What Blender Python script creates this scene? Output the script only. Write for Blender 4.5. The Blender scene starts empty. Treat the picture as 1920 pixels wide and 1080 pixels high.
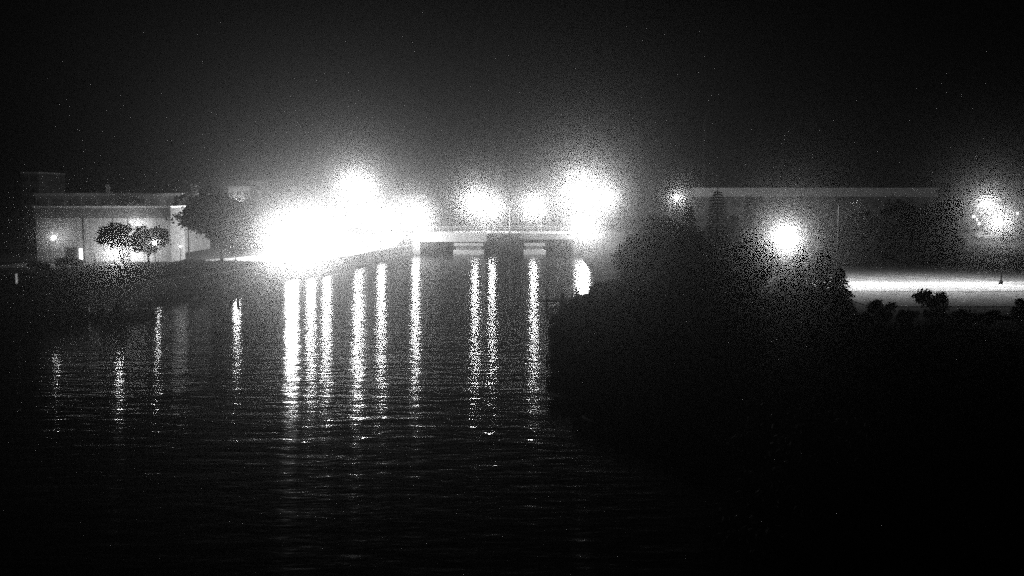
import bpy, math, random
from mathutils import Vector, Matrix

# ------------------------------------------------------------------ camera, sky, moon, exposure
sc = bpy.context.scene
C = sc.collection
F = 1800.0                       # focal length in pixels of a 1920 wide picture
CAM_Z = 12.0
PITCH = math.atan(167.0 / F)     # the horizon stands 167 px above the middle
cam_data = bpy.data.cameras.new('camera')
cam_data.sensor_width = 36.0
cam_data.lens = F / 1920.0 * 36.0
cam_data.clip_start = 0.1
cam_data.clip_end = 4000.0
cam = bpy.data.objects.new('camera', cam_data)
cam.location = (0, 0, CAM_Z)
cam.rotation_euler = (math.pi / 2 - PITCH, 0, 0)
C.objects.link(cam)
sc.camera = cam

world = bpy.data.worlds.new('World')
sc.world = world
world.use_nodes = True
wn, wl = world.node_tree.nodes, world.node_tree.links
wn.clear()
w_out = wn.new('ShaderNodeOutputWorld')
w_bg = wn.new('ShaderNodeBackground')
w_sky = wn.new('ShaderNodeTexSky')
w_sky.sky_type = 'NISHITA'
w_sky.sun_disc = False
MOON_EL, MOON_AZ = math.radians(28), math.radians(200)
w_sky.sun_elevation = MOON_EL
w_sky.sun_rotation = MOON_AZ
w_bw = wn.new('ShaderNodeRGBToBW')                 # the camera is monochrome
wl.new(w_sky.outputs[0], w_bw.inputs[0])
wl.new(w_bw.outputs[0], w_bg.inputs[0])
w_bg.inputs[1].default_value = 0.000006
wl.new(w_bg.outputs[0], w_out.inputs[0])

moon = bpy.data.lights.new('moon', 'SUN')
moon.energy = 0.001
moon.angle = math.radians(0.5)
moon_o = bpy.data.objects.new('moon', moon)
d = Vector((math.sin(MOON_AZ) * math.cos(MOON_EL), math.cos(MOON_AZ) * math.cos(MOON_EL), math.sin(MOON_EL)))
moon_o.rotation_euler = d.to_track_quat('Z', 'Y').to_euler()
C.objects.link(moon_o)

vs = sc.view_settings
vs.view_transform = 'Standard'
vs.look = 'None'
vs.exposure = 0.0
vs.gamma = 1.0
vs.use_curve_mapping = False
sc.render.engine = 'CYCLES'
sc.cycles.use_denoising = False          # sensor-like grain stays
sc.cycles.volume_bounces = 0
sc.cycles.max_bounces = 5
sc.cycles.diffuse_bounces = 1
sc.cycles.glossy_bounces = 2
sc.cycles.transparent_max_bounces = 12
sc.cycles.sample_clamp_indirect = 6.0
sc.cycles.sample_clamp_direct = 50.0
sc.cycles.caustics_reflective = False
sc.cycles.caustics_refractive = False

HAZE_DENSITY = 0.0036
HAZE_G = 0.985
POWER = 0.33

rnd = random.Random(7)


def ray(u, v):
    x, y = (u - 960.0) / F, -(v - 540.0) / F
    return Vector((x, math.cos(PITCH) + y * math.sin(PITCH), -math.sin(PITCH) + y * math.cos(PITCH)))


def at(u, v, Y):
    """the point at distance Y (metres ahead) seen at picture position u, v of the survey photograph"""
    r = ray(u, v)
    k = Y / r.y
    return Vector((r.x * k, Y, CAM_Z + r.z * k))


# ------------------------------------------------------------------ materials
def mat(name, col, rough=0.8, scale=3.0, var=0.25, bump=0.0, metal=0.0, spec=0.3, stretch=(1, 1, 1)):
    m = bpy.data.materials.new(name)
    m.use_nodes = True
    n, l = m.node_tree.nodes, m.node_tree.links
    b = n['Principled BSDF']
    tc = n.new('ShaderNodeTexCoord')
    mp = n.new('ShaderNodeMapping')
    mp.inputs['Scale'].default_value = stretch
    nz = n.new('ShaderNodeTexNoise')
    nz.inputs['Scale'].default_value = scale
    nz.inputs['Detail'].default_value = 6
    rp = n.new('ShaderNodeValToRGB')
    lo, hi = col * (1 - var), min(0.95, col * (1 + var))
    rp.color_ramp.elements[0].position, rp.color_ramp.elements[1].position = 0.3, 0.7
    rp.color_ramp.elements[0].color = (lo, lo, lo, 1)
    rp.color_ramp.elements[1].color = (hi, hi, hi, 1)
    l.new(tc.outputs['Object'], mp.inputs[0])
    l.new(mp.outputs[0], nz.inputs['Vector'])
    l.new(nz.outputs[0], rp.inputs[0])
    l.new(rp.outputs[0], b.inputs['Base Color'])
    b.inputs['Roughness'].default_value = rough
    b.inputs['Metallic'].default_value = metal
    b.inputs['Specular IOR Level'].default_value = spec
    if bump:
        bp = n.new('ShaderNodeBump')
        bp.inputs['Strength'].default_value = bump
        bp.inputs['Distance'].default_value = 0.05
        l.new(nz.outputs[0], bp.inputs['Height'])
        l.new(bp.outputs[0], b.inputs['Normal'])
    return m


def lens_mat(name, strength):
    """a clear glowing lamp glass: light passes through it and it shines itself"""
    m = bpy.data.materials.new(name)
    m.use_nodes = True
    n, l = m.node_tree.nodes, m.node_tree.links
    n.clear()
    o = n.new('ShaderNodeOutputMaterial')
    a = n.new('ShaderNodeAddShader')
    t = n.new('ShaderNodeBsdfTransparent')
    e = n.new('ShaderNodeEmission')
    t.inputs[0].default_value = (.93, .93, .93, 1)
    e.inputs[1].default_value = strength
    l.new(t.outputs[0], a.inputs[0])
    l.new(e.outputs[0], a.inputs[1])
    l.new(a.outputs[0], o.inputs[0])
    m.cycles.emission_sampling = 'NONE'
    return m


def glow_mat(name, strength):
    m = bpy.data.materials.new(name)
    m.use_nodes = True
    n, l = m.node_tree.nodes, m.node_tree.links
    n.clear()
    o = n.new('ShaderNodeOutputMaterial')
    e = n.new('ShaderNodeEmission')
    e.inputs[1].default_value = strength
    l.new(e.outputs[0], o.inputs[0])
    return m


M = {
    'grass': mat('grass_ground', .04, .95, .35, .45, .6),
    'lit_grass': mat('grass_lit_pool', .21, .95, .6, .3, .4),  # paler grass paints in the spread of the path's pool of light
    'gravel': mat('fine_gravel', .34, .95, 1.2, .25, .4),
    'concrete': mat('pale_concrete', .42, .85, .8, .22, .3),
    'old_concrete': mat('weathered_concrete', .30, .9, .7, .3, .4),
    'asphalt': mat('asphalt', .055, .85, 2.0, .3, .3),
    'wall_white': mat('painted_wall', .55, .8, .6, .12, .1),
    'wall_grey': mat('grey_wall', .34, .85, .7, .18, .1),
    'brick': mat('brick_wall', .22, .9, 1.4, .25, .2),
    'dark': mat('dark_trim', .05, .6, 2.0, .3),
    'metal': mat('galvanised_metal', .30, .45, 3.0, .2, 0, .6),
    'dark_metal': mat('dark_paint_metal', .04, .45, 3.0, .25, 0, .3, .5),
    'white': mat('white_paint', .75, .5, 2.0, .08),
    'glass': mat('window_glass', .02, .08, 1.0, .2, 0, 0, .5),
    'dull_glass': mat('dull_window_glass', .15, .25, 1.0, .2, 0, 0, .3),
    'dull_black': mat('dull_black_paint', .02, .9, 2.0, .2, 0, 0, .1),
    'wood': mat('weathered_timber', .24, .85, 2.5, .35, .3, 0, .3, (1, 8, 8)),
    'bark': mat('bark', .07, .95, 4.0, .4, .6, 0, .2, (4, 4, 1)),
    'leaf': mat('leaf', .050, .9, .9, .45, 0, 0, .08),
    'leaf_lit': mat('leaf_lit_tone', .085, .7, .9, .4),  # paler copy of leaf: lamplight on two tree tops put into the colour
    'needle': mat('needles', .040, .8, 1.2, .45),
    'roof': mat('flat_roof', .12, .9, .6, .3),
    'car_white': mat('car_paint_pale', .65, .3, 1.0, .05, 0, 0, .5),
    'car_dark': mat('car_paint_dark', .06, .3, 1.0, .1, 0, 0, .5),
    'rubber': mat('rubber', .02, .8, 3.0, .2),
    'lens': lens_mat('lamp_glass', 8.0),
    'lens_dim': lens_mat('lamp_glass_dim', 2.5),
    'lit_window': glow_mat('lit_window', 3.0),
}

wm = bpy.data.materials.new('river_water')
wm.use_nodes = True
n, l = wm.node_tree.nodes, wm.node_tree.links
b = n['Principled BSDF']
b.inputs['Base Color'].default_value = (.012, .012, .012, 1)
b.inputs['Roughness'].default_value = .07
b.inputs['IOR'].default_value = 1.33
tc = n.new('ShaderNodeTexCoord')
prev = None
for scale, dist, stre in ((.22, .07, (.4, 1.2, 1)), (.8, .060, (.5, 1.25, 1)), (2.6, .015, (.55, 1.2, 1))):
    mp = n.new('ShaderNodeMapping')
    mp.inputs['Scale'].default_value = stre
    nz = n.new('ShaderNodeTexNoise')
    nz.inputs['Scale'].default_value = scale
    nz.inputs['Detail'].default_value = 2.0
    bp = n.new('ShaderNodeBump')
    bp.inputs['Strength'].default_value = 1.0
    bp.inputs['Distance'].default_value = dist
    l.new(tc.outputs['Object'], mp.inputs[0])
    l.new(mp.outputs[0], nz.inputs['Vector'])
    l.new(nz.outputs[0], bp.inputs['Height'])
    if prev:
        l.new(prev.outputs[0], bp.inputs['Normal'])
    prev = bp
l.new(prev.outputs[0], b.inputs['Normal'])
sx = n.new('ShaderNodeSeparateXYZ')                 # ripples too fine to model: calm near pool, ruffled reach by the bridge
mr = n.new('ShaderNodeMapRange')
mr.inputs['From Min'].default_value, mr.inputs['From Max'].default_value = 45, 80
mr.inputs['To Min'].default_value, mr.inputs['To Max'].default_value = .05, .155
l.new(tc.outputs['Object'], sx.inputs[0])
l.new(sx.outputs[1], mr.inputs[0])
l.new(mr.outputs[0], b.inputs['Roughness'])
b.inputs['Anisotropic'].default_value = .9          # ripple crests lie across the river
tg = n.new('ShaderNodeCombineXYZ')
tg.inputs[1].default_value = 1.0
l.new(tg.outputs[0], b.inputs['Tangent'])
M['water'] = wm


# ------------------------------------------------------------------ mesh helpers
class MB:
    """collects simple shapes and links them as ONE mesh object"""

    def __init__(self):
        self.v, self.f = [], []

    def add(self, vs_, fs_):
        k = len(self.v)
        self.v.extend(tuple(p) for p in vs_)
        self.f.extend(tuple(i + k for i in f) for f in fs_)
        return self

    def box(self, x0, x1, y0, y1, z0, z1):
        return self.add([(x0, y0, z0), (x1, y0, z0), (x1, y1, z0), (x0, y1, z0), (x0, y0, z1), (x1, y0, z1), (x1, y1, z1), (x0, y1, z1)],
                        [(0, 3, 2, 1), (4, 5, 6, 7), (0, 1, 5, 4), (1, 2, 6, 5), (2, 3, 7, 6), (3, 0, 4, 7)])

    def tube(self, a, c, r0, r1=None, n=8):
        a, c = Vector(a), Vector(c)
        r1 = r0 if r1 is None else r1
        q = (c - a).to_track_quat('Z', 'Y')
        vs_ = []
        for p, r in ((a, r0), (c, r1)):
            for i in range(n):
                t = 2 * math.pi * i / n
                vs_.append(p + q @ Vector((r * math.cos(t), r * math.sin(t), 0)))
        fs_ = [(i, (i + 1) % n, n + (i + 1) % n, n + i) for i in range(n)]
        fs_ += [tuple(range(n - 1, -1, -1)), tuple(range(n, 2 * n))]
        return self.add(vs_, fs_)

    def lathe(self, prof, centre=(0, 0, 0), n=10):
        cx, cy, cz = centre
        vs_ = [(cx + r * math.cos(2 * math.pi * i / n), cy + r * math.sin(2 * math.pi * i / n), cz + z) for r, z in prof for i in range(n)]
        fs_ = [(k * n + i, k * n + (i + 1) % n, (k + 1) * n + (i + 1) % n, (k + 1) * n + i) for k in range(len(prof) - 1) for i in range(n)]
        fs_ += [tuple(range(n - 1, -1, -1)), tuple(range((len(prof) - 1) * n, len(prof) * n))]
        return self.add(vs_, fs_)

    def prism(self, pts, axis, a, c):
        """polygon pts (two coordinates) extruded along axis 'x' or 'y' from a to c"""
        mk = (lambda p, t: (t, p[0], p[1])) if axis == 'x' else (lambda p, t: (p[0], t, p[1]))
        k = len(pts)
        vs_ = [mk(p, a) for p in pts] + [mk(p, c) for p in pts]
        fs_ = [tuple(range(k - 1, -1, -1)), tuple(range(k, 2 * k))] + [(i, (i + 1) % k, k + (i + 1) % k, k + i) for i in range(k)]
        return self.add(vs_, fs_)

    def mesh(self, name, material, smooth=False):
        me = bpy.data.meshes.new(name)
        me.from_pydata(self.v, [], self.f)
        me.validate()
        if material:
            me.materials.append(material)
        if smooth:
            me.shade_smooth()
        return me

    def build(self, name, material, parent=None, smooth=False, label=None):
        return link(name, self.mesh(name, material, smooth), parent, label)


def link(name, me, parent=None, label=None):
    o = bpy.data.objects.new(name, me)
    C.objects.link(o)
    if parent is not None:
        o.parent = parent
    if label:
        o['label'] = label
    return o


def tag(o, label=None, cat=None, group=None, kind=None):
    if label:
        o['label'] = label
    if cat:
        o['category'] = cat
    if group:
        o['group'] = group
    if kind:
        o['kind'] = kind
    return o


def thing(name, label, cat, loc=(0, 0, 0), rz=0.0, group=None):
    o = bpy.data.objects.new(name, None)
    o.empty_display_size = .3
    o.location = loc
    o.rotation_euler = (0, 0, rz)
    C.objects.link(o)
    return tag(o, label, cat, group)


# ------------------------------------------------------------------ the ground and the river
def interp(tab, y):
    if y <= tab[0][0]:
        return tab[0][1]
    for (a, p), (c, q) in zip(tab, tab[1:]):
        if y <= c:
            return p + (q - p) * (y - a) / (c - a)
    return tab[-1][1]


LEFT = [(-30, -110), (60, -96), (82, -72), (96, -54), (100, -46), (106, -44), (118, -42), (126, -38.5), (147, -35.5), (164, -28), (185, -25.5), (206, -21.5), (240, -20.5), (420, -26), (900, -60)]
RIGHT = [(-30, 12), (25, 15), (36, 12.5), (44, 8.5), (50, 4.6), (56, 3.6), (80, 3.8), (100, 6.0), (112, 9.5), (125, 11.0), (160, 13.0), (206, 14.2), (240, 14.5), (420, 24), (900, 20)]
RIGHT = sorted(RIGHT + [(y, interp(RIGHT, y) + (.9 * math.sin(y * .83) + .6 * math.sin(y * 1.37 + 1.0)) * (1 if y < 104 else .35)) for y in range(52, 124, 2) if y not in (36, 44, 50, 56, 80, 100, 112)])
DECK_Z = 4.75
ROAD_Y0, ROAD_Y1 = 209.0, 218.0


def smooth(a, c, t):
    t = max(0.0, min(1.0, (t - a) / (c - a)))
    return t * t * (3 - 2 * t)


def bump_noise(x, y):
    return .18 * math.sin(x * .21 + 1.3) * math.sin(y * .17) + .08 * math.sin(x * .53 + y * .41) + .05 * math.sin(x * 1.1 - y * .7)


def ground_z(x, y):
    xl, xr = interp(LEFT, y), interp(RIGHT, y)
    if x < xl:
        t = xl - x
        z = 2.15 + .25 * smooth(2, 20, t) + .25 * bump_noise(x, y) * smooth(3, 10, t) * (1 - smooth(14, 22, t)) * (1 - smooth(140, 147, y))
    elif x > xr:
        t = x - xr
        top = .7 + 2.3 * smooth(46, 82, y)
        z = .35 + (top - .35) * smooth(0, 9, t) + bump_noise(x, y) * smooth(2, 8, t) * .8 * (1 - smooth(17, 23, t))
    else:
        return -2.0
    e = smooth(196, 206, y) * (1 - smooth(221, 300, y))            # the road embankment
    return z + (DECK_Z - .06 - z) * max(e, .45 * smooth(206, 300, y))


ys = [-28, -10, 5, 15] + [20 + 2 * i for i in range(105)] + [232, 238, 246, 256, 270, 290, 320, 360, 420, 500, 560]
off = [560, 380, 260, 180, 130, 100, 80, 66, 56, 48, 42, 37, 33, 29, 26, 23, 20, 17.5, 15, 13, 11, 9, 7.5, 6, 4.5, 3, 2, 1, .3]
gm = MB()
cols = None
for y in ys:
    xl, xr = interp(LEFT, y), interp(RIGHT, y)
    row = [(xl - t, y, ground_z(xl - t, y)) for t in off]
    row += [(xl + .2, y, -2.0)] + [(xl + (xr - xl) * k / 6, y, -2.0) for k in range(1, 6)] + [(xr - .2, y, -2.0)]
    row += [(xr + t, y, ground_z(xr + t, y)) for t in reversed(off)]
    cols = len(row)
    gm.v.extend(row)
for j in range(len(ys) - 1):
    for i in range(cols - 1):
        a = j * cols + i
        gm.f.append((a, a + 1, a + cols + 1, a + cols))
tag(gm.build('ground', M['grass'], None, True), kind='structure')

wv = MB()
wv.add([(-300, -27, 0), (300, -27, 0), (300, 559, 0), (-300, 559, 0)], [(0, 1, 2, 3)])
river = wv.build('river', M['water'])
tag(river, kind='structure')


def draped(name, x0f, x1f, y0, y1, lift, material, step=2.0, nx=6):
    m = MB()
    rows = int((y1 - y0) / step) + 1
    for j in range(rows + 1):
        y = y0 + (y1 - y0) * j / rows
        a, c = x0f(y), x1f(y)
        for i in range(nx + 1):
            x = a + (c - a) * i / nx
            m.v.append((x, y, ground_z(x, y) + lift))
    for j in range(rows):
        for i in range(nx):
            a = j * (nx + 1) + i
            m.f.append((a, a + 1, a + nx + 2, a + nx + 1))
    return tag(m.build(name, material, None, True), kind='structure')


draped('pavement', lambda y: interp(LEFT, y) - 15, lambda y: interp(LEFT, y) - .6, 149, 205, .05, M['concrete'])
draped('forecourt', lambda y: -74, lambda y: -43.5, 133.5, 143.6, .05, M['concrete'], 1.0, 24)
draped('footpath', lambda y: 31, lambda y: 110, 93, 104, .06, M['gravel'], 1.0, 60)
draped('lit_verge', lambda y: 30, lambda y: 112, 80, 92.8, .05, M['lit_grass'], 1.0, 60)  # strips beside the path carry the pool of light in their pale colour
draped('lit_verge', lambda y: 30, lambda y: 112, 104.2, 128, .05, M['lit_grass'], 1.0, 60)
draped('car_park', lambda y: 40, lambda y: 150, 190, 236, .06, M['asphalt'], 2.0, 60)

rd = MB().box(-260, -21.2, ROAD_Y0, ROAD_Y1, DECK_Z - .05, DECK_Z + .02).box(14.0, 260, ROAD_Y0, ROAD_Y1, DECK_Z - .05, DECK_Z + .02)
tag(rd.build('road', M['asphalt']), kind='structure')

# seawall along the left bank
sw = thing('seawall', 'long concrete seawall along the left river bank', 'wall', (0, 0, 0))
cap, face = MB(), MB()
sy = [60 + 3 * i for i in range(49)]
for m, w0, w1, z0, z1 in ((face, -.35, .15, -1.5, 2.1), (cap, -.6, .28, 2.1, 2.3)):
    k0 = len(m.v)
    for y in sy:
        x = interp(LEFT, y)
        m.v.extend([(x + w0, y, z0), (x + w1, y, z0), (x + w1, y, z1), (x + w0, y, z1)])
    for j in range(len(sy) - 1):
        for i in range(4):
            a, c = k0 + j * 4 + i, k0 + j * 4 + (i + 1) % 4
            m.f.append((a, c, c + 4, a + 4))
face.build('wall_face', M['old_concrete'], sw)
cap.build('coping', M['concrete'], sw)

# ------------------------------------------------------------------ lamps
LENS_ME = {}


def add_light(parent, loc, watts, radius=None):
    radius = radius or (1.0 if watts > 60000 else .75 if watts > 8000 else .5 if watts > 2000 else .2)
    li = bpy.data.lights.new('bulb', 'POINT')
    li.energy = watts * POWER
    li.shadow_soft_size = radius
    o = bpy.data.objects.new('bulb', li)
    o.location = loc
    C.objects.link(o)
    o.parent = parent
    return o


def globe(r):
    return [(r * math.sin(math.pi * k / 8) + .001, -r * math.cos(math.pi * k / 8)) for k in range(9)]


def lamp_post(u, v, Y, watts, label, group, r=.2, lens='lens', zbase=None):
    """a slim post with a round lantern on top"""
    p = at(u, v, Y)
    zg = ground_z(p.x, p.y) if zbase is None else zbase
    t = thing('lamp_post', label, 'lamp post', (p.x, p.y, zg), 0, group)
    h = p.z - zg
    MB().lathe([(.2, -.1), (.2, .25), (.11, .4), (.11, .45)], n=10).build('base', M['dark_metal'], t)
    MB().tube((0, 0, .45), (0, 0, h - r - .12), .07, .05).build('pole', M['dark_metal'], t)
    MB().lathe([(.05, -.14), (.11, -.06), (.09, 0)], (0, 0, h - r)).build('collar', M['dark_metal'], t)
    MB().lathe(globe(r), (0, 0, h), 12).build('lantern_glass', M[lens], t, True)
    MB().lathe([(.06, r - .01), (.03, r + .06), (.01, r + .14)], (0, 0, h), 8).build('finial', M['dark_metal'], t)
    add_light(t, (0, 0, h), watts)
    return t


def street_lamp(u, v, Y, watts, label, group, arm=1.6, side=1, zbase=None, r=.18):
    """a tall pole with an outreach arm, a slim head and a drop lens"""
    p = at(u, v, Y)
    x0 = p.x - side * arm
    zg = ground_z(x0, p.y) if zbase is None else zbase
    t = thing('street_lamp', label, 'street lamp', (x0, p.y, zg), 0, group)
    h = p.z - zg
    MB().lathe([(.22, -.1), (.22, .3), (.12, .42)], n=10).build('base', M['metal'], t)
    MB().tube((0, 0, .4), (0, 0, h + .35), .1, .06).build('pole', M['metal'], t)
    MB().tube((0, 0, h + .3), (side * (arm - .25), 0, h + .5), .04, .035, 6).build('arm', M['metal'], t)
    MB().prism([(side * (arm - .35), h + .42), (side * (arm + .3), h + .42), (side * (arm + .22), h + .52), (side * (arm - .2), h + .6)], 'y', -.1, .1).build('lamp_head', M['metal'], t)
    MB().lathe(globe(r), (side * arm, 0, h + .42 - r), 12).build('drop_lens', M['lens'], t, True)
    add_light(t, (side * arm, 0, h + .42 - r - .02), watts)
    return t


def added_path_lamp(u, v, Y, watts, label, group, arm=1.8, side=1):
    """an added full cut-off street lamp: its flat glass throws light down only"""
    p = at(u, v, Y)
    x0 = p.x - side * arm
    zg = ground_z(x0, p.y)
    t = thing('street_lamp', label, 'street lamp', (x0, p.y, zg), 0, group)
    h = p.z - zg
    MB().lathe([(.2, -.1), (.2, .3), (.1, .42)], n=10).build('base', M['dull_black'], t)
    MB().tube((0, 0, .4), (0, 0, h + .15), .08, .05).build('pole', M['dull_black'], t)
    MB().tube((0, 0, h + .1), (side * (arm - .3), 0, h + .12), .035, .035, 6).build('arm', M['dull_black'], t)
    MB().box(side * arm - .36, side * arm + .36, -.16, .16, h + .06, h + .16).build('lamp_head', M['dull_black'], t)
    MB().box(side * arm - .3, side * arm + .3, -.12, .12, h + .045, h + .057).build('flat_glass', M['glass'], t)
    li = bpy.data.lights.new('bulb', 'SPOT')
    li.energy = watts * POWER
    li.spot_size = math.radians(150)
    li.spot_blend = .5
    li.shadow_soft_size = .1
    o = bpy.data.objects.new('bulb', li)
    o.location = (side * arm, 0, h)
    C.objects.link(o)
    o.parent = t
    return t


def wall_lamp(u, v, Y, watts, label, parent_y, lens='lens', r=.16):
    p = at(u, v, Y)
    t = thing('wall_lamp', label, 'wall lamp', p, 0, 'lamps on the front of the flat roofed building')
    back = parent_y - p.y
    MB().box(-.12, .12, back - .06, back - .004, -.2, .2).build('back_plate', M['dark_metal'], t)
    MB().tube((0, back - .05, .12), (0, 0, r + .05), .025, None, 6).build('bracket', M['dark_metal'], t)
    MB().lathe(globe(r), (0, 0, 0), 10).build('lamp_glass', M[lens], t, True)
    add_light(t, (0, 0, 0), watts, .12)
    return t


# ------------------------------------------------------------------ trees
def crown_mesh(name, rx, ry, rz, clumps, leaves, size, seed, material, lumpy=.3, flat=False):
    R = random.Random(seed)
    m = MB()
    V_, F_ = m.v, m.f
    lobes = []
    for k in range(7):
        a = k * 2.4 + R.uniform(0, 1.0)
        e = R.uniform(.25, .62)
        lobes.append((Vector((math.cos(a) * e, math.sin(a) * e, R.uniform(-.55, .55))), R.uniform(.34, .62)))
    lobes.append((Vector((R.uniform(-.2, .2), 0, .5)), .5))
    for _ in range(clumps):
        while True:
            p = Vector((R.uniform(-1, 1), R.uniform(-1, 1), R.uniform(-1, 1)))
            if .25 < p.length < 1:
                break
        p = p.normalized() * (p.length ** .55) * R.uniform(.72, 1.0)
        lo_, lr_ = R.choice(lobes)
        p = lo_ + p * lr_
        if flat and p.z < -.3:
            p.z *= .5
        c = Vector((p.x * rx, p.y * ry, p.z * rz))
        cr = min(rx, rz) * R.uniform(.5, 1.0) * lumpy
        for _ in range(leaves):
            q = Vector((R.gauss(0, 1), R.gauss(0, 1), R.gauss(0, .8))) * cr * .55
            o = c + q
            a = Vector((R.uniform(-1, 1), R.uniform(-1, 1), R.uniform(-.7, .7))).normalized()
            e = a.cross(Vector((R.uniform(-1, 1), R.uniform(-1, 1), R.uniform(-1, 1)))).normalized()
            s = size * R.uniform(.6, 1.3)
            k = len(V_)
            V_.extend([tuple(o - a * s), tuple(o + e * s * .55), tuple(o + a * s), tuple(o - e * s * .55)])
            F_.append((k, k + 1, k + 2, k + 3))
    return m.mesh(name, material)


def trunk_mesh(name, h, r, rx, rz, seed, limbs=6, lean=0.0, start=.55):
    R = random.Random(seed)
    m = MB()
    p = Vector((0, 0, -.15))
    n_ = 4
    for k in range(n_):
        q = Vector((lean * (k + 1) / n_ + R.uniform(-.08, .08), R.uniform(-.08, .08), h * (k + 1) / n_))
        m.tube(p, q + Vector((0, 0, .02)), r * (1.25 if k == 0 else 1 - .15 * k), r * (1 - .15 * (k + 1)), 7)
        p = q
    for k in range(limbs):
        s = Vector((lean * start, 0, h * R.uniform(start, 1.0)))
        ang = 2 * math.pi * k / limbs + R.uniform(-.4, .4)
        e = s + Vector((math.cos(ang) * rx * .6, math.sin(ang) * rx * .6, rz * R.uniform(.3, 1.0)))
        mid = (s + e) / 2 + Vector((0, 0, R.uniform(-.1, .35)))
        m.tube(s, mid, r * .45, r * .3, 5)
        m.tube(mid, e, r * .3, r * .1, 5)
    return m.mesh(name, M['bark'])


def tree(u, vtop, vbot, Y, halfw, label, group, seed, material='leaf', clumps=70, leaves=70, size=.22, name='leafy_tree', lean=0.0, lumpy=.32, zbase=None, trunk_r=None, ratio=1.0):
    """a broadleaf tree; its crown spans rows vtop to vbot of the photograph"""
    top, bot = at(u, vtop, Y), at(u, vbot, Y)
    x = top.x
    zg = ground_z(x - lean, Y) if zbase is None else zbase
    rx = halfw * Y / F
    rz = (top.z - bot.z) / 2
    zc = (top.z + bot.z) / 2 - zg
    t = thing(name, label, 'tree', (x - lean, Y, zg), 0, group)
    cr = link('crown', crown_mesh('crown', rx * .86, rx * .86 * ratio, rz * .86, clumps, leaves, size, seed, M[material], lumpy), t)
    cr.location = (lean, 0, zc)
    link('trunk', trunk_mesh('trunk', max(1.0, zc - rz * .35), trunk_r or max(.12, rx * .06), rx, rz, seed + 1, 7, lean), t)
    return t


def conifer_mesh(name, h, r, seed, material, skirt=.12, dens=1.0):
    R = random.Random(seed)
    m = MB()
    V_, F_ = m.v, m.f
    z = h * skirt
    while z < h * .985:
        k = 1 - (z / h)
        rad = r * (k ** .85) * R.uniform(.85, 1.12) + .1
        nb = int((7 + 8 * k) * dens)
        a0 = R.uniform(0, 6.28)
        for i in range(nb):
            a = a0 + 2 * math.pi * i / nb + R.uniform(-.2, .2)
            L = rad * R.uniform(.72, 1.15)
            droop = -.22 * L + .06 * L * R.uniform(-1, 1)
            dirv = Vector((math.cos(a), math.sin(a), 0))
            sidev = Vector((-math.sin(a), math.cos(a), 0))
            ns = max(3, int(L / .22))
            for s in range(ns):
                f = (s + .6) / ns
                c = dirv * (L * f) + Vector((0, 0, z + droop * f * f + .25 * droop * (1 - f)))
                for sg in (-1, 1):
                    w = (.16 + .34 * L * .35 * (1 - f)) * R.uniform(.7, 1.25)
                    tip = c + dirv * .22 + sidev * sg * w + Vector((0, 0, R.uniform(-.16, .02)))
                    b0 = c - dirv * .1
                    b1 = c + dirv * .12 + Vector((0, 0, R.uniform(-.08, .05)))
                    q = len(V_)
                    V_.extend([tuple(b0), tuple(tip), tuple(b1)])
                    F_.append((q, q + 1, q + 2))
            e = dirv * (L + .12) + Vector((0, 0, z + droop + .02))
            q = len(V_)
            c = dirv * (L * .8) + Vector((0, 0, z + droop * .8))
            V_.extend([tuple(c + sidev * .07), tuple(e), tuple(c - sidev * .07)])
            F_.append((q, q + 1, q + 2))
        z += max(.1, h * .022) * R.uniform(.8, 1.2)
    q = len(V_)
    V_.extend([(-.07, 0, h * .95), (0, 0, h * 1.02), (.07, 0, h * .95)])
    F_.append((q, q + 1, q + 2))
    return m.mesh(name, material)


def conifer(u, vtop, Y, halfw, label, group, seed, dens=1.0):
    p = at(u, vtop, Y)
    zg = ground_z(p.x, Y)
    h = p.z - zg
    t = thing('spruce_tree', label, 'tree', (p.x, Y, zg), 0, group)
    link('crown', conifer_mesh('crown', h, halfw * Y / F, seed, M['needle'], .08, dens), t)
    MB().tube((0, 0, -.15), (0, 0, h * .94), .05 + h * .016, .02, 7).build('trunk', M['bark'], t)
    return t


def shrub(u, vtop, Y, halfw, label, group, seed, vbot=None, size=.14, clumps=34, leaves=70):
    p = at(u, vtop, Y)
    zg = ground_z(p.x, Y)
    h = max(.5, p.z - zg)
    rx = halfw * Y / F
    t = thing('shrub', label, 'shrub', (p.x, Y, zg), 0, group)
    cr = link('crown', crown_mesh('crown', rx * .85, rx * .7, h * .46, clumps, leaves, size, seed, M['leaf'], .4), t)
    cr.location = (0, 0, h * .48)
    st = MB()
    R = random.Random(seed)
    for k in range(5):
        a = k * 1.26 + R.uniform(0, .5)
        st.tube((0.05 * math.cos(a), .05 * math.sin(a), -.1), (rx * .5 * math.cos(a), rx * .5 * math.sin(a), h * .6), .035, .012, 5)
    st.build('stem', M['bark'], t)
    return t


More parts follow.
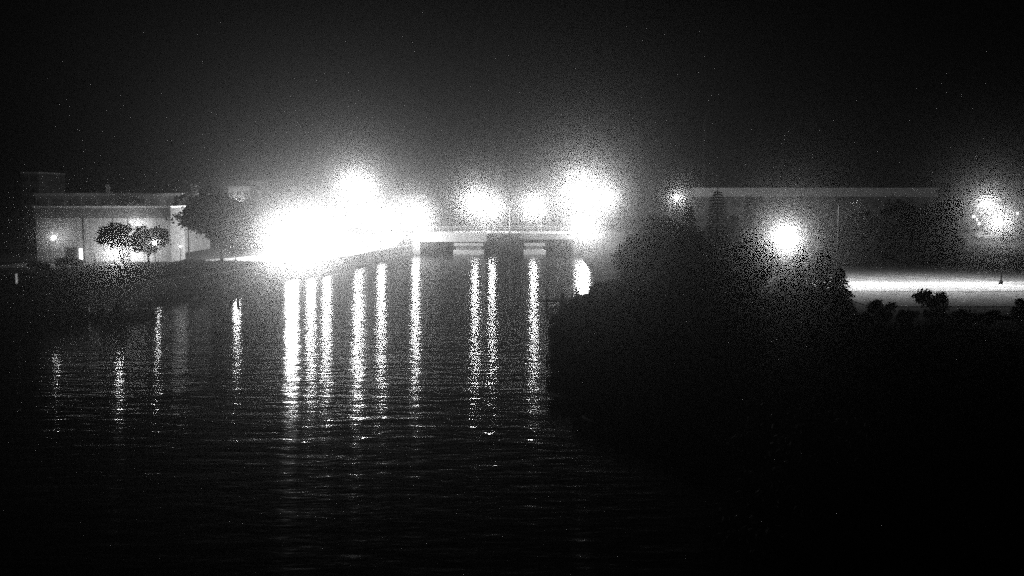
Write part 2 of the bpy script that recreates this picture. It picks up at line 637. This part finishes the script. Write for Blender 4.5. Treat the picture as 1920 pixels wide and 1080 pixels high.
# ------------------------------------------------------------------ the flat roofed building on the left
BY = 144.0
bz = 2.3
xa, xb = at(70, 480, BY).x, at(322, 480, BY).x
zt = at(200, 386, BY).z
b1 = thing('flat_roofed_building', 'long flat roofed building with a lit panelled front behind two small trees', 'building', ((xa + xb) / 2, BY, bz))
W2, H1 = (xb - xa) / 2, zt - bz
MB().box(-W2, W2, 0, 6, -.3, H1 - .3).build('wall', M['brick'], b1)
fz = H1 - 1.75
MB().box(-W2 - .12, W2 + .12, -.24, -.004, fz, H1 - .28).build('fascia', M['brick'], b1)
MB().box(-W2 - .25, W2 + .25, -.42, 6.2, H1 - .28, H1).build('coping', M['white'], b1, label='pale roof edge catching the light')
np_ = 10
pw = 2 * W2 / np_
for k in range(np_):
    for (z0, z1) in ((.3, fz * .5), (fz * .5 + .05, fz - .05)):
        x0 = -W2 + k * pw + .03
        if k in (2, 6) and z0 < 1:
            z0 = 2.5
            MB().box(x0 + .3, x0 + pw - .36, -.05, -.004, .06, 2.4).build('door', M['white'] if k == 3 else M['dark'], b1)
        MB().box(x0, x0 + pw - .06, -.10, -.004, z0, z1).build('wall_panel', M['wall_white'], b1)
for u in (158, 213, 241):
    x = at(u, 440, BY).x - b1.location.x
    MB().tube((x, -.17, .1), (x, -.17, fz), .06, None, 6).build('downpipe', M['dark_metal'], b1)
MB().box(at(149, 470, BY).x - b1.location.x, at(157, 470, BY).x - b1.location.x - .15, -.16, -.104, .5, 2.3).build('lit_door_pane', M['lit_window'], b1, label='small lit doorway glass')

wall_lamp(101, 445, 142.0, 220, 'oval wall lamp at the dark left end of the flat roofed building', BY, r=.3)
wall_lamp(258, 421, 142.4, 260, 'bright wall lamp just above the small tree crowns', BY, r=.2)
wall_lamp(245, 416, 143.4, 10, 'tiny dim wall lamp above the tree crowns, left of the brighter one', BY, lens='lens_dim', r=.12)
lamp_post(222, 471, 140.0, 6500, 'big low lamp shining under the left tree crown', 'low lamps on the forecourt', .35)
lamp_post(290, 455, 126.5, 260, 'small round lamp seen against the right tree crown', 'low lamps on the forecourt', .22)
lamp_post(338, 462, 143.0, 40, 'lamp at the right corner of the flat roofed building', 'low lamps on the forecourt', .16, 'lens_dim')

tree(213, 413, 472, 131, 40, 'small dark tree leaning left before the lit facade', 'small trees on the forecourt lawn', 11, clumps=60, leaves=70, size=.2, lean=-1.6)
tree(276, 416, 488, 130, 46, 'small dark round tree before the lit facade, right of the leaning one', 'small trees on the forecourt lawn', 23, clumps=85, leaves=70, size=.2)
shrub(128, 479, 133, 44, 'low dark shrub below the left end of the lit facade', 'shrubs on the left lawn', 31, clumps=46)
shrub(75, 492, 131, 34, 'low shrub at the far left of the lawn', 'shrubs on the left lawn', 37)
for u, h, lb in ((178, 1.3, 'thin dark bollard at the left of the bright forecourt'), (215, 1.0, 'thin dark bollard under the big low lamp')):
    p = at(u, 497, 134.4)
    o = MB().lathe([(.11, 0), (.11, h * .8), (.14, h * .82), (.14, h * .9), (.08, h)], (0, 0, 0), 10).build('bollard', M['dark_metal'])
    o.location = (p.x, p.y, ground_z(p.x, p.y) + .05)
    tag(o, lb, 'bollard', 'bollards on the forecourt')

# the darker blocks behind it
def block(u0, u1, vtop, Y, depth, label, name='building', wall='brick', storeys=2, bays=6, zb=None, windows=True, par=.5, wmat='glass', pmat='concrete'):
    a, c = at(u0, vtop, Y), at(u1, vtop, Y)
    cx = (a.x + c.x) / 2
    zg = (ground_z(cx, Y) if zb is None else zb)
    h = a.z - zg
    w = (c.x - a.x) / 2
    t = thing(name, label, 'building', (cx, Y, zg))
    MB().box(-w, w, 0, depth, -.4, h - par).build('wall', M[wall], t)
    MB().box(-w - .15, w + .15, -.2, depth + .15, h - par, h).build('parapet', M[pmat], t)
    MB().box(-w + .4, w - .4, .4, depth - .4, h + .003, h + .04).build('roof', M['roof'], t)
    if windows:
        sh = (h - par - .5) / storeys
        bw = 2 * w / bays
        for s in range(storeys):
            for k in range(bays):
                x, z = -w + (k + .5) * bw, .5 + s * sh + sh * .25
                fr = MB().box(x - bw * .32, x + bw * .32, -.07, -.004, z, z + sh * .55).build('window', M[wall], t)
                MB().box(x - bw * .28, x - .03, -.10, -.072, z + .12, z + sh * .55 - .1).build('pane', M[wmat], fr)
                MB().box(x + .03, x + bw * .28, -.10, -.072, z + .12, z + sh * .55 - .1).build('pane', M[wmat], fr)
    return t


bk = block(66, 338, 362, 170, 16, 'dark upper block rising behind the flat roofed building', storeys=3, bays=9, wmat='dull_glass')
MB().box(-3.8, -2.0, 4, 6, at(190, 345, 170).z - bk.location.z - 1.8, at(190, 345, 170).z - bk.location.z).build('roof_unit', M['metal'], bk)
block(40, 72, 322, 240, 14, 'tall narrow unlit block at the far left skyline', wall='roof', storeys=5, bays=2)
block(428, 468, 349, 262, 12, 'pale parapet block left of the spire', wall='wall_white', storeys=3, bays=3)
block(466, 490, 338, 268, 12, 'taller pale parapet block below the spire', wall='wall_white', storeys=4, bays=2)

# church with a spire
p = at(472, 330, 300)
zg = ground_z(p.x, 300)
ch = thing('church', 'church tower with a thin pointed spire behind the parapet blocks', 'church', (p.x, 300, zg))
hz = p.z - zg
top = at(472, 284, 300).z - zg
MB().box(-2.2, 2.2, 0, 4.4, -.3, hz).build('tower', M['brick'], ch)
MB().box(-4.5, 4.5, 4.45, 22, -.3, hz * .45).build('nave_wall', M['brick'], ch)
MB().prism([(-5, hz * .45 + .01), (5, hz * .45 + .01), (0, hz * .45 + 5)], 'y', 4.46, 22.3).build('nave_roof', M['roof'], ch)
MB().lathe([(2.3, hz + .003), (1.6, hz + 1.2), (.05, top)], (0, 2.2, 0), 8).build('spire', M['metal'], ch)
for k in (-1, 1):
    MB().box(k * 1.0 - .45, k * 1.0 + .45, -.06, -.004, hz - 3.2, hz - .9).build('belfry_opening', M['dark'], ch)

# two thin towers beyond the bridge
for u, vt, w, lb in ((886, 310, 1.5, 'faint narrow tower behind the left bridge lamps'), (936, 304, 1.1, 'faint slimmer tower with a small pale top behind the bridge')):
    p = at(u, vt, 310)
    zg = ground_z(p.x, 310)
    h = p.z - zg
    t = thing('tower', lb, 'tower', (p.x, 310, zg), 0, 'narrow towers beyond the bridge')
    MB().box(-w, w, -w, w, -.3, h * .82).build('shaft', M['wall_grey'], t)
    MB().box(-w - .25, w + .25, -w - .25, w + .25, h * .82 + .003, h * .86).build('cornice', M['concrete'], t)
    MB().box(-w * .75, w * .75, -w * .75, w * .75, h * .86 + .003, h * .95).build('belfry', M['wall_white'], t)
    MB().lathe([(w * 1.1, h * .95 + .003), (.05, h)], (0, 0, 0), 4).build('cap', M['roof'], t)

# ------------------------------------------------------------------ the floodlit building and its lamps
DZ = DECK_Z
fl = block(522, 735, 392, 229, 14, 'long building drowned in glare behind the brightest lamps', 'glare_building', 'wall_grey', 2, 9, zb=DZ - .1)
block(735, 800, 366, 240, 12, 'taller building with a flat roof at the left bridge end', 'corner_building', 'brick', 3, 4, zb=DZ - .1)

tree(412, 352, 476, 140, 100, 'large round tree between the flat roofed building and the bright lamps', 'large trees on the left bank', 41, clumps=260, leaves=80, size=.26, lumpy=.26, trunk_r=.3)
tree(350, 332, 420, 165, 26, 'tree top painted faintly lit rising behind the corner of the flat roofed building', 'large trees on the left bank', 43, 'leaf_lit', 60, 60, .24)
tree(468, 362, 440, 215, 34, 'tree below the parapet blocks, left of the bright lamps', 'large trees on the left bank', 47, 'leaf', 70, 60, .3, zbase=DZ)

GC = 'lamps along the left riverwalk'
lamp_post(441, 459, 150, 4500, 'riverwalk lamp hidden behind the large round tree', GC, .2)
street_lamp(446, 386, 254, 5500, 'added lamp hidden behind the large round tree to light the parapet blocks', 'street lamps on the left bank')  # unseen lamp put in to brighten the parapet blocks
lamp_post(545, 456, 158, 95000, 'brightest riverwalk lamp at the left end of the glare', GC, .3)
lamp_post(581, 444, 166, 42000, 'second riverwalk lamp from the left end of the glare', GC, .26)
lamp_post(610, 436, 172, 42000, 'third riverwalk lamp from the left end of the glare', GC, .26)
street_lamp(668, 362, 190, 40000, 'tallest street lamp rising above the glare', 'street lamps on the left bank', side=-1)
lamp_post(713, 418, 188, 30000, 'riverwalk lamp right of the tallest street lamp', GC, .26)
street_lamp(778, 412, 206, 34000, 'street lamp where the left bank meets the bridge', 'street lamps on the left bank', side=-1, zbase=DZ)

# ------------------------------------------------------------------ the bridge
br = thing('bridge', 'low road bridge crossing the river under the street lamps', 'bridge', (0, 213.5, 0))
X0, X1 = -21.2, 14.0
Yh = 4.6
MB().box(X0, X1, -Yh, Yh, DZ - .35, DZ).build('deck', M['concrete'], br)
gl, gr = at(912, 450, 209).x, at(976, 450, 209).x  # girder and edge beam tones paint in the lit, shaded and dim stretches
MB().box(X0 + .02, gl, -Yh - .12, -Yh - .004, DZ - 2.05, DZ - .02).build('girder', M['wall_white'], br, label='side girder painted pale for the lamplight')
MB().box(gl + .05, gr - .05, -Yh + .5, -Yh + .7, DZ - 1.6, DZ - .36).build('girder', M['dark_metal'], br, label='recessed lifting span girder, its shade painted dark')
MB().box(gr, X1 - .02, -Yh - .12, -Yh - .004, DZ - 1.5, DZ - .32).build('girder', M['old_concrete'], br, label='side girder painted greyer where less light falls')
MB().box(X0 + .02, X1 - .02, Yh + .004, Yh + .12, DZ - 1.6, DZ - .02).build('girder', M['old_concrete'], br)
MB().box(gr, X1 - .02, -Yh - .16, -Yh - .004, DZ - .3, DZ + .25).build('kerb_beam', M['white'], br, label='edge beam painted pale for the lit rail')
for s in (-1, 1):
    yy = s * (Yh - .15)
    MB().box(X0, X1, yy - .05, yy + .05, DZ + 1.05, DZ + 1.15).build('top_rail', M['metal'], br)
    MB().box(X0, X1, yy - .03, yy + .03, DZ + .55, DZ + .61).build('mid_rail', M['metal'], br)
    for k in range(28):
        x = X0 + .3 + k * (X1 - X0 - .6) / 27
        MB().box(x - .06, x + .06, yy - .04, yy + .04, DZ, DZ + 1.05).build('rail_post', M['metal'], br)
for u0, u1, lb in ((851, 906, 'pier with pale lit cap and fender'), (983, 1022, 'pier with a dim cap')):
    x0, x1 = at(u0, 470, 209).x, at(u1, 470, 209).x
    pr = MB().box(x0 + .5, x1 - .5, -Yh + .3, Yh - .3, -2.0, DZ - 2.5).build('pier', M['old_concrete'], br, label=lb)
    MB().box(x0, x1, -Yh - .3, Yh + .3, DZ - 2.95, DZ - 2.3).build('pier_cap', M['wall_white'], pr)
    MB().box(x0 - .1, x1 + .1, -Yh - .9, Yh + .5, -.5, .95).build('fender', M['white'], pr)
for x0, x1 in ((X0 - 3.0, X0 + 1.2), (X1 - .6, X1 + 6.0)):
    MB().box(x0, x1, -Yh - .6, Yh + .6, -2.0, DZ - .4).build('abutment', M['wall_white'], br)
# lifting span house
GB = 'street lamps along the bridge'
street_lamp(890, 383, 210, 20000, 'leftmost street lamp on the bridge', GB, side=-1, zbase=DZ)
street_lamp(922, 394, 213, 13000, 'bridge street lamp beside the leftmost one, slightly lower', GB, side=1, zbase=DZ)
street_lamp(1001, 389, 210, 18000, 'single street lamp right of the pale flagpole', GB, side=-1, zbase=DZ)
street_lamp(1090, 368, 207, 70000, 'main lamp of the bright cluster at the right bridge end', GB, side=1, zbase=DZ)
lamp_post(1100, 428, 203, 16000, 'low lantern added on the bank to light the right bridge end', GB, .25)  # low lamp added to whiten the abutment beneath the cluster
street_lamp(1136, 374, 208, 9000, 'rightmost lamp of the bright cluster at the bridge end', GB, side=1, zbase=DZ)

p = at(955, 428, 212)
fp = thing('flagpole', 'thin pale flagpole standing at the middle of the bridge', 'flagpole', (p.x, 212 - 2.8, DZ))
hf = at(955, 388, 212).z - DZ
MB().lathe([(.18, 0), (.18, .2), (.09, .3)], (0, 0, 0), 8).build('base', M['concrete'], fp)
MB().tube((0, 0, .28), (0, 0, hf), .09, .05).build('pole', M['white'], fp)
MB().lathe(globe(.12), (0, 0, hf + .1), 8).build('ball', M['metal'], fp)

# pale abutment house at the right bridge end
p0, p1 = at(1072, 440, 221), at(1110, 440, 221)
bh = thing('bridge_house', 'small pale bridge house under the lamp cluster', 'building', ((p0.x + p1.x) / 2, 220.5, DZ - .1))
w = (p1.x - p0.x) / 2
MB().box(-w, w, 0, 4, 0, 3.4).build('wall', M['wall_white'], bh)
MB().box(-w - .3, w + .3, -.35, 4.3, 3.403, 3.7).build('roof', M['roof'], bh)
for k in (-1, 1):
    wf = MB().box(k * w * .5 - .6, k * w * .5 + .6, -.06, -.004, 1.2, 2.5).build('window', M['white'], bh)
    MB().box(k * w * .5 - .5, k * w * .5 + .5, -.09, -.064, 1.3, 2.4).build('pane', M['glass'], wf)

# ------------------------------------------------------------------ docks and boats
def dock(x0, y0, x1, y1, width, label, rail_part=None, z=.55):
    a, c = Vector((x0, y0, 0)), Vector((x1, y1, 0))
    L = (c - a).length
    ang = math.atan2(y1 - y0, x1 - x0)
    t = thing('dock', label, 'dock', (x0, y0, 0), ang)
    nb = int(L / .3)
    pl = None
    for k in range(nb):
        x = k * L / nb
        if pl is None:
            pl = MB().box(0, L / nb - .025, -width / 2, width / 2, 0, .06).mesh('plank', M['wood'])
        o = link('plank', pl, t)
        o.location = (x, 0, z + rnd.uniform(-.006, .006))
    MB().box(0, L, -width / 2 + .05, -width / 2 + .15, z - .25, z - .012).box(0, L, width / 2 - .15, width / 2 - .05, z - .25, z - .012).build('beam', M['wood'], t)
    for k in range(4):
        for s in (-1, 1):
            x = .4 + k * (L - .8) / 3
            MB().tube((x, s * (width / 2 + .13), -2), (x, s * (width / 2 + .13), z + .9), .12, .11, 8).build('pile', M['wood'], t)
    if rail_part:
        r0, r1 = rail_part
        for s in (-1, 1):
            yy = s * (width / 2 - .06)
            for zz in (.12, .58, 1.05):
                MB().tube((r0, yy, z + zz), (r1, yy, z + zz + .1), .06, None, 8).build('rail', M['white'], t)
            for k in range(3):
                x = r0 + k * (r1 - r0 - .08) / 2
                MB().tube((x, yy, z + .065), (x, yy, z + 1.14), .055, None, 8).build('rail_post', M['white'], t)
    return t


dk = dock(4.6, 107.5, 10.6, 115.5, 2.0, 'short timber dock with a pale railed end below the lamp cluster', (.1, 2.6))
o = MB().box(-.22, .22, -.2, .2, 0, 1.25).build('dock_box', M['white'])
q = at(1113, 556, 116.5)
o.location = (q.x + .2, 116.2, ground_z(q.x + .2, 116.2))
tag(o, 'small pale service box at the shore end of the timber dock', 'box')


def boat(x, y, rz, L, label, group):
    t = thing('motor_boat', label, 'boat', (x, y, 0), rz, group)
    m = MB()
    secs = [(0.0, .82, .0), (.35, .9, 0), (.65, .78, .02), (.85, .42, .1), (1.0, .03, .25)]
    for f, wd, rise in secs:
        xx = (f - .5) * L
        w_ = wd * L * .19
        m.v.extend([(xx, -w_, .62 + rise), (xx, -w_ * .8, .02 + rise * .6), (xx, 0, -.16 + rise * 1.4), (xx, w_ * .8, .02 + rise * .6), (xx, w_, .62 + rise)])
    for k in range(len(secs) - 1):
        for i in range(4):
            a = k * 5 + i
            m.f.append((a, a + 1, a + 6, a + 5))
        m.f.append((k * 5 + 4, k * 5, k * 5 + 5, k * 5 + 9))
    m.f.append((4, 3, 2, 1, 0))
    m.build('hull', M['white'], t)
    w_ = L * .19 * .8
    MB().prism([(-L * .05, .64), (L * .2, .64), (L * .08, 1.15), (L * .04, 1.15)], 'y', -w_ * .85, w_ * .85).build('windshield', M['glass'], t)
    MB().box(-L * .3, -L * .14, -w_ * .7, w_ * .7, .64, .95).build('seat', M['wall_grey'], t)
    MB().box(-L * .56, -L * .49, -.18, .18, .1, 1.05).build('outboard_motor', M['dark_metal'], t)
    return t


dock(-47.5, 97.6, -37.2, 99.6, 1.6, 'low timber dock reaching out from the left bank')
boat(-40.5, 97.2, .15, 5.0, 'white motor boat moored on the near side of the left dock', 'boats moored on the left')
boat(-39.2, 121.0, .5, 5.5, 'white motor boat moored further up the left seawall', 'boats moored on the left')
for u, lb in ((431, 'left mooring pile of the close pair'), (446, 'right mooring pile of the close pair')):
    p = at(u, 552, 112)
    o = MB().lathe([(.16, -2.0), (.15, p.z - .05), (.05, p.z)], (0, 0, 0), 9).build('mooring_pile', M['wood'])
    o.location = (p.x, 112, 0)
    tag(o, lb + ' standing in the river', 'pile', 'mooring piles in the river')
o = MB().box(-.45, .45, -.25, .25, -.1, 1.3).build('utility_box', M['white'])
p = at(25, 552, 108)
o.location = (p.x, 108, ground_z(p.x, 108))
tag(o, 'pale utility box on the dark lawn at the far left', 'box')

# ------------------------------------------------------------------ the right bank
lb_ = block(1302, 1786, 352, 250, 30, 'very long low building with its roof edge painted pale for lamplight behind the spruces', 'long_building', 'brick', 2, 22, pmat='white', par=2.3, wmat='dull_glass')  # white parapet stands in for lamplight along the roof edge
gb = block(1822, 1990, 366, 236, 16, 'grey building behind the two right hand lamps', 'grey_building', 'brick', 2, 7, par=1.6, wmat='dull_glass')

for u, v, du in ((1826, 406, 5), (1836, 419, 4), (1832, 412, 2), (1908, 400, 3)):
    q = at(u, v, 235.8)
    x, z = q.x - gb.location.x, q.z - gb.location.z
    MB().box(x - du * .075, x + du * .075, -.2, -.15, z - .35, z + .35).build('lit_window_pane', M['lit_window'], gb)

GR = 'spruces on the right bank'
conifer(1346, 353, 76, 66, 'tallest spruce, breaking the roof line of the long building', GR, 101, 1.6)
conifer(1408, 367, 75, 48, 'slim spruce just left of the bright path lamp', GR, 103, 1.6)
conifer(1545, 468, 76, 58, 'near spruce standing before the left end of the lit path', GR, 107, 1.2)
conifer(1292, 385, 80, 56, 'spruce left of the tallest one', GR, 109, 1.6)
conifer(1470, 492, 84, 50, 'short spruce directly below the bright path lamp', GR, 113)
conifer(1376, 400, 72, 60, 'dark spruce between the tallest and the slim one', GR, 117, 1.2)
conifer(1500, 455, 80, 48, 'spruce beside the near one, toward the path lamp', GR, 119, 1.2)
conifer(1575, 500, 72, 40, 'smallest spruce at the edge of the lit path', GR, 121, 1.2)
GT = 'broad trees on the right bank'
tree(1420, 440, 560, 82, 60, 'low dark tree in front of the spruces', GT, 217, clumps=120, leaves=80, size=.18)
tree(1262, 400, 520, 118, 48, 'dark tree beneath the lone small street lamp', GT, 219, clumps=110, leaves=70, size=.2)
tree(1650, 430, 500, 140, 60, 'low dark tree above the left end of the lit path', GT, 221, clumps=110, leaves=70, size=.24)
tree(1740, 440, 500, 138, 60, 'low dark tree above the middle of the lit path', GT, 223, clumps=110, leaves=70, size=.24)
tree(1232, 392, 530, 112, 62, 'broad dark tree at the left end of the right bank trees', GT, 201, clumps=170, leaves=70, size=.2)
tree(1300, 420, 560, 100, 62, 'low broad tree below the spruces', GT, 203, clumps=160, leaves=70, size=.18)
tree(1180, 440, 545, 122, 40, 'small tree close to the shore, right of the dock', GT, 205, clumps=70, leaves=60, size=.2)
tree(1620, 385, 470, 160, 50, 'dark tree before the middle of the long building', GT, 207, clumps=90, leaves=70, size=.28)
tree(1690, 372, 475, 150, 62, 'broadest dark tree before the long building', GT, 209, clumps=120, leaves=70, size=.28)
tree(1762, 368, 480, 155, 50, 'dark tree at the right end of the long building', GT, 211, clumps=100, leaves=70, size=.28)
tree(1776, 343, 392, 200, 22, 'tree top painted pale as lit at the right end of the long roof', GT, 213, 'leaf_lit', 50, 60, .26)
tree(1550, 418, 480, 150, 45, 'low dark tree right of the bright path lamp', GT, 215, clumps=80, leaves=60, size=.26)

GS = 'shrubs along the front of the lit path'
for u, v, hw, Y, lb in ((1618, 584, 30, 72, 'low shrub at the foot of the near spruce'), (1655, 561, 32, 72, 'rounded shrub between the near spruce and the tallest shrub'),
                        (1702, 581, 30, 71, 'low shrub just left of the tallest shrub'), (1752, 543, 40, 73, 'tallest shrub standing before the lit path'),
                        (1806, 579, 32, 71, 'low shrub just right of the tallest shrub'), (1856, 583, 34, 71, 'second low shrub right of the tallest shrub'),
                        (1915, 556, 26, 72, 'shrub cut by the right edge of the view')):
    shrub(u, v, Y, hw, lb, GS, int(u), size=.11, clumps=40, leaves=80)

GB2 = 'added bushes shading the right shore'  # planted to keep the bridge lamplight off the near bank
for k, (u, v, Y, hw, lb) in enumerate((
        (1158, 536, 117, 44, 'added bush at the shore just right of the timber dock'),
        (1118, 572, 102, 40, 'second added bush along the right shore below the dock'),
        (1096, 600, 88, 50, 'added bush on the right shore leaning over the water below the dock'),
        (1110, 640, 75, 60, 'added bush at the narrowest point of the right shore'),
        (1136, 690, 64, 66, 'lowest dark added bush on the right shore'),
        (1200, 560, 96, 70, 'wide dark added bush behind the right shore'),
        (1250, 600, 78, 90, 'wide dark added bush inland of the narrow shore point'),
        (1380, 590, 74, 90, 'wide dark added bush in the hollow below the spruces'),
        (1225, 700, 58, 90, 'wide added bush above the lower right shore'),
        (1420, 690, 54, 120, 'added bush in the black lower right area, nearest the hollow'),
        (1350, 800, 44, 130, 'large black added bush by the lower right shore'),
        (1470, 760, 39, 170, 'large black added bush nearest the bottom edge of the view'),
        (1530, 800, 33, 230, 'wide black added bush in the bottom right corner'))):
    shrub(u, v, Y, hw, lb, GB2, 300 + k, size=.14, clumps=90, leaves=80)


def undergrowth(name, spots, hmin, hmax, seed):
    R = random.Random(seed)
    m = MB()
    for x, y in spots(R):
        z = ground_z(x, y)
        if z < 0:
            continue
        for _ in range(4):
            a = R.uniform(0, 6.28)
            h = R.uniform(hmin, hmax)
            w = R.uniform(.05, .13)
            ox, oy = R.uniform(-.35, .35), R.uniform(-.35, .35)
            k = len(m.v)
            m.v.extend([(x + ox - w * math.cos(a), y + oy - w * math.sin(a), z - .05), (x + ox + w * math.cos(a), y + oy + w * math.sin(a), z - .05),
                        (x + ox + R.uniform(-.3, .3), y + oy + R.uniform(-.3, .3), z + h)])
            m.f.append((k, k + 1, k + 2))
    tag(m.build(name, M['leaf']), kind='stuff')


def right_spots(R):
    for _ in range(26000):
        y = R.uniform(40, 124)
        yield interp(RIGHT, y) + .1 + (30 if y < 70 else 13) * R.random() ** 1.6, y


def left_spots(R):
    for _ in range(9000):
        y = R.uniform(98, 150)
        yield interp(LEFT, y) - .7 - 24 * R.random() ** 1.5, y


undergrowth('undergrowth', right_spots, .3, 1.1, 5)
undergrowth('grass', left_spots, .12, .4, 6)

lamp_post(1472, 448, 106, 9000, 'bright path lamp standing among the spruces', 'lamps on the right bank', .26)
added_path_lamp(1604, 372, 101, 52000, 'added dark shielded lamp over the left end of the lit path', 'added lamps over the lit path')  # unseen lamps added to throw the pool of light on the path
added_path_lamp(1852, 372, 101, 46000, 'added dark shielded lamp over the right part of the lit path', 'added lamps over the lit path', side=-1)
street_lamp(1850, 383, 200, 5000, 'upper street lamp of the right hand pair', 'lamps on the right bank', side=-1)
lamp_post(1874, 415, 192, 8000, 'lower lamp of the right hand pair', 'lamps on the right bank', .3)
street_lamp(1269, 373, 232, 2600, 'lone small street lamp left of the long building', 'lamps on the right bank', side=1)


def car(x, y, rz, paint, label, group):
    t = thing('parked_car', label, 'car', (x, y, ground_z(x, y) + .06), rz, group)
    MB().prism([(-2.2, .3), (2.2, .3), (2.25, .62), (2.1, .85), (1.1, .95), (.5, 1.42), (-1.2, 1.45), (-1.9, .98), (-2.2, .92)], 'y', -.86, .86).build('body', M[paint], t)
    for s in (-1, 1):
        MB().prism([(.95, .97), (.45, 1.36), (-1.1, 1.38), (-1.65, .99)], 'y', s * .864, s * .872).build('side_window', M['glass'], t)
        for xx in (-1.4, 1.4):
            wl_ = MB().tube((xx, s * .70, .32), (xx, s * .90, .32), .32, None, 12).build('wheel', M['rubber'], t)
            MB().tube((xx, s * .90, .32), (xx, s * .915, .32), .18, None, 8).build('rim', M['metal'], wl_)
        MB().box(2.2, 2.27, s * .62 - .17, s * .62 + .17, .6, .76).build('headlight', M['white'], t)
    MB().prism([(1.08, .965), (.52, 1.43), (.5, 1.40), (1.02, .95)], 'y', -.7, .7).build('windscreen', M['glass'], t)
    return t


GCARS = 'cars parked before the long building'
for u, v, Y, pt, rz, lb in ((1672, 437, 226, 'car_dark', 0.1, 'dark car parked leftmost before the long building'),
                            (1705, 435, 226, 'car_white', .15, 'pale car parked beside the dark one before the long building'),
                            (1850, 440, 200, 'car_white', 0.0, 'pale car parked under the right hand pair of lamps')):
    p = at(u, v, Y)
    car(p.x, Y, rz, pt, lb, GCARS)

# tall thin mast behind the long building
p = at(1321, 215, 300)
zg = ground_z(p.x, 300)
ms = thing('radio_mast', 'very thin tall radio mast behind the long building', 'mast', (p.x, 300, zg))
hm = p.z - zg
lm = MB()
for k in range(3):
    a = k * 2.094
    MB().tube((.35 * math.cos(a), .35 * math.sin(a), 0), (.3 * math.cos(a), .3 * math.sin(a), hm), .04, None, 5).build('mast_leg', M['metal'], ms)
    a2 = a + 2.094
    for j in range(30):
        z0, z1 = hm * j / 30, hm * (j + 1) / 30
        lm.tube((.33 * math.cos(a), .33 * math.sin(a), z0), (.33 * math.cos(a2), .33 * math.sin(a2), z1), .02, None, 4)
tag(lm.build('bracing', M['metal'], ms), kind='stuff')

# skyline trees beyond the bridge
sk = [(560, 372, 40), (690, 372, 44), (830, 392, 34), (960, 400, 40), (1040, 396, 40), (1160, 392, 44), (1215, 384, 40), (20, 380, 40)]
nm = ['left end of the glare', 'middle of the glare', 'left end of the bridge', 'flagpole', 'right half of the bridge', 'lamp cluster', 'lone small street lamp', 'tall narrow unlit block']
for (u, v, hw), q in zip(sk, nm):
    tree(u, v, 436, 330, hw, 'far dim tree on the skyline behind the ' + q, 'far trees on the skyline', int(u) + 5, 'leaf', 70, 40, .45, zbase=ground_z(at(u, v, 330).x, 330))

# ------------------------------------------------------------------ the night air
hzm = bpy.data.materials.new('night_air')
hzm.use_nodes = True
n, l = hzm.node_tree.nodes, hzm.node_tree.links
n.clear()
ho = n.new('ShaderNodeOutputMaterial')
hv = n.new('ShaderNodeVolumePrincipled')
hv.inputs['Color'].default_value = (.92, .92, .92, 1)
hv.inputs['Density'].default_value = HAZE_DENSITY
hv.inputs['Anisotropy'].default_value = HAZE_G
l.new(hv.outputs[0], ho.inputs['Volume'])
hzm.cycles.volume_sampling = 'DISTANCE'
hb = MB().box(-690, 690, -34, 575, -3.1, 40.5).build('haze', hzm)
tag(hb, kind='stuff')
